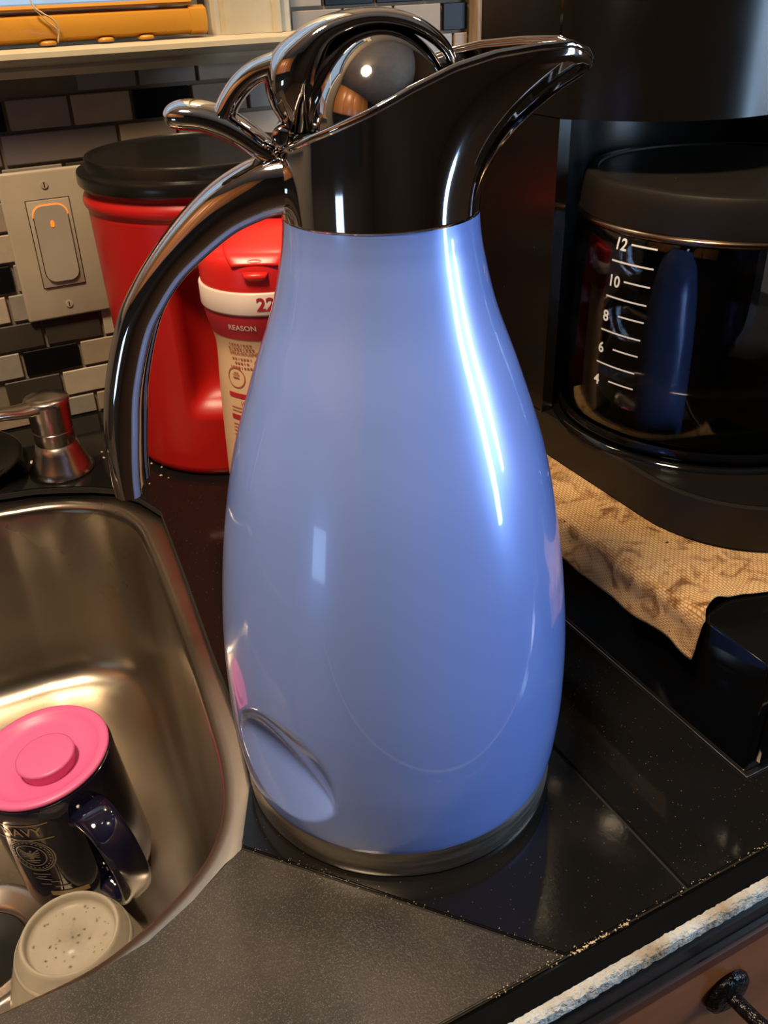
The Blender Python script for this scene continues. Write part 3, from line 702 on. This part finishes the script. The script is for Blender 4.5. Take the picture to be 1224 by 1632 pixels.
# towel: lies on the box, folds over its left edge
V = []; F = []; uvs = []; nu, nw = 110, 60
for i in range(nu+1):
    y = 20.5-26.1*i/nu
    for j in range(nw+1):
        s = j/nw*13.0-3.3+.25*noise.noise(Vector((y*.5, 3, 0)))   # distance inward from the box edge; negative = hanging
        hang = 2.2+.25*noise.noise(Vector((y*.35, 0, 5)))
        wr = .22*noise.noise(Vector((y*.42, s*.55, 1)))+.05*noise.noise(Vector((y*1.4, s*1.4, 7)))
        yy = y
        if s < 0:
            k = -s/3.3*hang; ang = min(1, k/.5)
            x = 13.4-.28*math.sin(ang*PI/2)-.10-.16*max(0, k-1)+.12*noise.noise(Vector((y*.7, k, 2))); z = 6.72-max(0, k-.1)+wr*.2
        else:
            x = 13.35+s; z = 6.66+.12+wr*max(0.0, min(1, (s+.8)/2))*.9
            if s > 3.0: z = 6.62+max(0, .10-.03*(s-3))+.02*noise.noise(Vector((y, s, 4)))
        edge = max(0, (-4.0-y)); 
        if s >= 0: yy = y+edge*.35*math.sin(s*.8+.4)+.25*min(s, 4)*max(0, min(1, edge)) *.5
        z += max(0, edge)*.22*max(0, math.sin(s*1.1+.9)) if s >= 0 else 0
        V.append((x, yy, max(z, 2.0))); uvs.append((y, s))
for i in range(nu):
    for j in range(nw): a = i*(nw+1)+j; F.append((a, a+1, a+nw+2, a+nw+1))
tw = obj('paper_towel', V, F, TOWEL, uvs=uvs); sm = tw.modifiers.new('t', 'SOLIDIFY'); sm.thickness = .0006
tag(tw, 'coffee stained tan paper towel draped over the edge of the black box', 'paper towel')

PC = (25.7, 8.2)
cmk = thing('coffee_maker', (PC[0], PC[1], 6.8), 'large black drip coffee maker standing on the black box', 'coffee maker')
def bow(x0, x1, yb, yf, depth, n=28, rc=0.0):
    pts = [(x0, yb)]
    for i in range(n+1):
        t = i/n; x = x0+(x1-x0)*t; e = abs(2*t-1); y = yf-depth*(1-e**2.6); 
        pts.append((x, y))
    pts.append((x1, yb)); return pts
def bfoot(d=0.0):
    P = [(16.85+d, 22-d)]
    for i in range(41):
        t = PI*i/40; c, s_ = -math.cos(t), math.sin(t)
        P.append((25.7+math.copysign(abs(c)**(2/2.2), c)*(8.85-d), 3-(7.5-d)*s_**(2/2.2)))
    return P+[(34.55-d, 22-d)]
bobj('base_plate', prism(bfoot(), 6.86, 9.25), BLKB, cmk, smooth=True, bevel=.12)
bobj('top_panel', prism(bfoot(.35), 9.2, 9.29), BLKM, cmk, smooth=True)
V, F = lathe([(9.0, 9.2), (8.9, 9.5), (8.2, 9.55), (8.0, 9.4), (0, 9.4)], PC, 96); obj('warming_plate', V, F, BLKG, cmk)
# tower with round recess
tw_ = [(17, 20.2), (17, 12.5)]
R_ = 9.1
a0 = math.atan2(12.5-PC[1], 17.9-PC[0]); tw_ += [(17.75, 12.5)]
aa = math.acos((17.75-PC[0])/R_)
for i in range(25): a = aa-(2*aa-PI)*i/24; tw_.append((PC[0]+R_*math.cos(a), PC[1]+R_*math.sin(a)))
tw_ += [(33.65, 12.5), (34.4, 12.5), (34.4, 20.2)]
bobj('tower', prism(tw_, 9.2, 26.0), BLKM, cmk, smooth=True, bevel=.06)
hb = bobj('brew_housing', prism(bow(17, 34.4, 20.2, 12.5, 5.6), 25.95, 40), BLKM, cmk, smooth=True, bevel=.1)
bobj('seam', box(16.985, 17.05, 12.75, 12.95, 28.7, 39.8), BLKG, cmk)

pot = thing('coffee_pot', (PC[0], PC[1], 9.45), 'glass coffee pot with black lid and white cup marks, seated in the coffee maker', 'coffee pot')
gp = [(7.4, 9.5), (8.0, 9.65), (8.35, 10.3), (8.5, 11.5), (8.52, 14), (8.45, 18), (8.3, 20.0), (8.1, 20.9), (7.9, 21.2)]
GP = cr2(gp, 6)
def prad(z):
    for (a, za), (b, zb) in zip(GP, GP[1:]):
        if z <= zb: t = max(0, (z-za)/(zb-za+1e-9)); return a+(b-a)*t
    return GP[-1][0]
V, F = lathe(GP, PC, 120, cap0=True); gl = obj('glass_body', V, F, GLASS, pot); sm = gl.modifiers.new('t', 'SOLIDIFY'); sm.thickness = .0022; sm.offset = -1
V, F = lathe([(r-.35, z) for r, z in GP if z < 13.4]+[(8.1, 13.4), (0, 13.4)], PC, 96, cap0=True); obj('coffee', V, F, COFFEE, pot)
V, F = lathe([(8.42, 9.6), (8.62, 9.75), (8.66, 10.0), (8.5, 10.25)], PC, 120); obj('base_band', V, F, BLKG, pot)
V, F = lathe([(7.95, 20.95), (8.25, 21.0), (8.32, 21.15), (8.2, 21.3), (7.95, 21.35)], PC, 120); obj('neck_ring', V, F, BRONZE, pot)
V, F = lathe([(8.0, 21.25), (8.1, 21.35), (8.12, 21.8), (8.06, 22.6), (8.0, 23.1), (7.92, 23.25), (7.8, 23.3), (7.3, 23.3), (7.25, 23.2), (3, 23.2), (0, 23.2)], PC, 120)
o = obj('lid', V, F, BLKB, pot); autos(o, .45); o['label'] = 'matte black lid'
mk = []
for t, az, z in (('12', -174.7, 20.48), ('10', -175.0, 18.6), ('8', -176.9, 16.69), ('6', -177.6, 14.9), ('4', -178.3, 13.03)):
    mk.append(on_cyl(text_geo(t, .82, .018), PC, prad, az, z, .03))
for a0_, a1_, z in ((-169.9, -159.7, 20.6), (-177.3, -159.8, 19.65), (-170.5, -159.9, 18.73), (-177.8, -160.3, 17.79), (-171.2, -160.4, 16.89), (-178.5, -160.9, 15.93), (-171.9, -161.1, 15.03), (-179.2, -161.6, 14.07), (-172.4, -161.5, 13.18)):
    mk.append(on_cyl(quad_geo(math.radians(a1_-a0_)*8.48, .085, 10), PC, prad, (a0_+a1_)/2, z, .03))
obj('cup_marks', *join(*mk), WHITE, pot, smooth=False)['label'] = 'white cup numbers and level lines'
hpp = cr([Vector((PC[0]+x, PC[1]-y, z)) for x, y, z in ((5.6, 6.0, 21.5), (7.6, 8.2, 21.8), (8.9, 9.6, 20.5), (9.0, 9.7, 16), (8.5, 9.2, 12.5))], 6)
obj('pot_handle', *sweep(hpp, [(.7, 1.1)]*len(hpp), Vector((.7, .7, 0)), seg=20, exp=3), BLKP, pot)

# ================================================================== WALL THINGS
sw = thing('switch_plate', (-4.4, WY-.3, 14.8), 'almond wall plate with a lighted rocker switch on the mosaic backsplash', 'switch')
PL = (-7.75, -1.05, 8.95, 20.55); PY = WY-.38
pb = box(PL[0], PL[1], PY-.42, PY, PL[2], PL[3]); bobj('plate', pb, PLATE, sw, smooth=True, bevel=.22, segs=3)
b_ = bmesh.new(); x0, x1, z0, z1 = -6.0, -2.75, 11.6, 18.35
for q in ((x0-.06, x0, z0-.06, z1+.06), (x1, x1+.06, z0-.06, z1+.06), (x0, x1, z0-.06, z0), (x0, x1, z1, z1+.06)): box(q[0], q[1], PY-.44, PY-.40, q[2], q[3], b_)
bobj('bezel_gap', b_, BLKP, sw)
bobj('bezel', box(x0, x1, PY-.56, PY-.40, z0, z1), PLATE, sw, smooth=True, bevel=.06)
def rrect(cx, cz, hw_, hh_, r, n=6):
    P = []
    for sx, sz, a in ((1, 1, 0), (-1, 1, 90), (-1, -1, 180), (1, -1, 270)):
        for i in range(n+1): t = math.radians(a+90*i/n); P.append((cx+sx*(hw_-r)+r*math.cos(t), cz+sz*(hh_-r)+r*math.sin(t)))
    return P
def plate_shape(P, ya, yb):
    b = bmesh.new(); A = [b.verts.new((x, ya, z)) for x, z in P]; B = [b.verts.new((x, yb, z)) for x, z in P]; n = len(P)
    b.faces.new(A); b.faces.new(B[::-1])
    for i in range(n): b.faces.new((A[i], A[(i+1) % n], B[(i+1) % n], B[i]))
    return b
cx, cz = -4.38, 15.0
rk = bobj('rocker', plate_shape(rrect(cx, cz, 1.28, 2.95, .75), PY-.74, PY-.5), ROCKER, sw, smooth=True, bevel=.07)
bobj('rocker_gap', plate_shape(rrect(cx, cz, 1.34, 3.01, .81), PY-.575, PY-.55), BLKP, sw)
P = rrect(cx, cz, 1.37, 3.04, .84, 8); P = [p for p in P if p[1] > 16.3]; P.sort(key=lambda p: math.atan2(p[1]-16.0, p[0]-cx))
V = []; F = []
for x, z in P:
    d = Vector((x-cx, z-cz)).normalized()*.13; V += [(x+.02*d.x, PY-.60, z+.02*d.y), (x-d.x, PY-.60, z-d.y)]
F = [(2*i, 2*i+1, 2*i+3, 2*i+2) for i in range(len(P)-1)]
obj('indicator_ring', V, F, GLOW, rk, smooth=False)
bobj('indicator_dot', plate_shape(rrect(cx, 16.55, .13, .24, .1, 4), PY-.775, PY-.73), GLOW, rk)
for zz in (19.45, 10.05):
    P = [(cx+.02+.28*math.cos(2*PI*i/20), zz+.28*math.sin(2*PI*i/20)) for i in range(20)]
    s_ = bobj('screw', plate_shape(P, PY-.5, PY-.4), PLATE, sw, smooth=True, bevel=.04)
    bobj('screw_slot', box(cx-.02, cx+.06, PY-.515, PY-.49, zz-.2, zz+.2), BLKP, s_)

# blind: bottom rail, slats above, cord and plugs
bl = thing('wooden_blind', (-30, 48, 28.95), 'amber varnished wooden window blind lowered almost to the sill', 'blind')
rs = [(48.6, 29.3), (47.5, 29.15), (46.9, 29.45), (46.75, 30.1), (46.95, 30.75), (47.6, 31.0), (48.6, 30.9)]
rail = bobj('bottom_rail', extr(rs, 'x', -70, 8.4), AMBER, bl, smooth=True, bevel=.08)
rs2 = [(y+(-.08 if y < 48 else .05), z+(.07 if z > 30 else -.07)) for y, z in rs]
bobj('rail_end_cap', extr(rs2, 'x', 8.35, 9.6), AMBER, rail, smooth=True, bevel=.1)
for i in range(14):
    z = 31.25+i*1.15
    bobj('slat', extr([(49.9, z), (47.1, z-.12), (47.0, z+.05), (47.1, z+.25), (49.9, z+.3)], 'x', -70, 8.6), AMBER, bl, smooth=True, bevel=.04)
for x in (-2.2, 1.9, 4.9):
    V, F = lathe([(.0, 28.98), (.62, 29.0), (.68, 29.12), (.6, 29.25), (.4, 29.3)], (x, 47.4), 24); obj('rail_plug', V, F, AMBER, rail)
cpath = cr([Vector(p) for p in ((-3.0, 46.7, 33), (-2.9, 46.5, 31.6), (-2.3, 46.35, 31.0), (-1.7, 46.45, 30.6), (-1.4, 46.55, 30.0), (-1.6, 46.7, 29.2))], 8)
cpath2 = cr([Vector(p) for p in ((-2.9, 46.5, 31.4), (-2.2, 46.45, 30.6), (-1.5, 46.55, 29.9), (-1.6, 46.75, 29.15))], 8)
obj('lift_cord', *join(sweep(cpath, [(.06, .06)]*len(cpath), Vector((0, 1, 0)), seg=8), sweep(cpath2, [(.05, .05)]*len(cpath2), Vector((0, 1, 0)), seg=8)), CRUMB, bl)

# framed strip between mosaic and coffee maker
fr = thing('wall_frame', (35.7, 48.5, 12.5), 'narrow pale wooden frame edge on the wall beside the coffee maker', 'frame')
b_ = bmesh.new(); box(34.5, 34.8, 47.9, WY-.05, 12.5, 60, b_); box(36.4, 36.75, 47.9, WY-.05, 12.5, 60, b_); box(34.8, 36.4, 47.9, WY-.05, 12.5, 12.8, b_); box(34.8, 36.4, 47.9, WY-.05, 17.8, 60, b_)
bobj('frame_edge', b_, PINE, fr, bevel=.05)
bobj('maroon_panel', box(34.8, 36.4, 48.3, WY-.05, 12.8, 17.8), MAROON, fr)

# soap dispenser behind the sink
SCN = (-8.7, 39.4)
sd = thing('soap_dispenser', (SCN[0], SCN[1], 0), 'brushed nickel soap dispenser pump behind the sink', 'soap dispenser')
V, F = lathe([(2.45, 0.02), (2.48, .15), (2.2, .6), (1.75, 1.8), (1.55, 2.4), (1.45, 2.45), (1.45, 2.5)], SCN, 56, cap0=True); o = obj('base_cone', V, F, NICKEL, sd)
V, F = lathe([(1.45, 2.45), (1.5, 2.6), (1.5, 3.5), (1.45, 3.55), (1.52, 3.6), (1.55, 4.6)], SCN, 56); o = obj('collar', V, F, NICKEL, sd); autos(o, .7)
V, F = lathe([(1.55, 4.6), (1.62, 5.6), (1.7, 5.95), (1.6, 6.12), (.7, 6.2), (0, 6.2)], SCN, 56)
sp = cr([Vector((SCN[0]+x, SCN[1]+y, z)) for x, y, z in ((.2, -.05, 5.55), (-1.0, -.4, 5.6), (-2.2, -.9, 5.75), (-3.6, -1.5, 6.1), (-4.8, -2.0, 6.2), (-5.8, -2.4, 6.0))], 6)
n_ = len(sp); obj('pump_head', *join((V, F), sweep(sp, [(.55-.18*i/n_, 1.2-.6*i/n_) for i in range(n_)], Vector((.3, -.9, 0)).cross(Z).cross(Vector((-1, 0, 0))) if False else Vector((-.38, .92, 0)), seg=20)), NICKEL, sd)
# dark dish left of the dispenser
DD = (-17.2, 43.2)
V, F = lathe([(0, .05), (3.5, .05), (5.6, .7), (6.2, 1.0), (6.25, 1.1), (6.1, 1.12), (5.4, .8), (3.4, .3), (0, .3)], DD, 64)
tag(obj('dish', V, F, BLKG), 'dark glossy dish at the left edge beside the soap dispenser', 'dish')
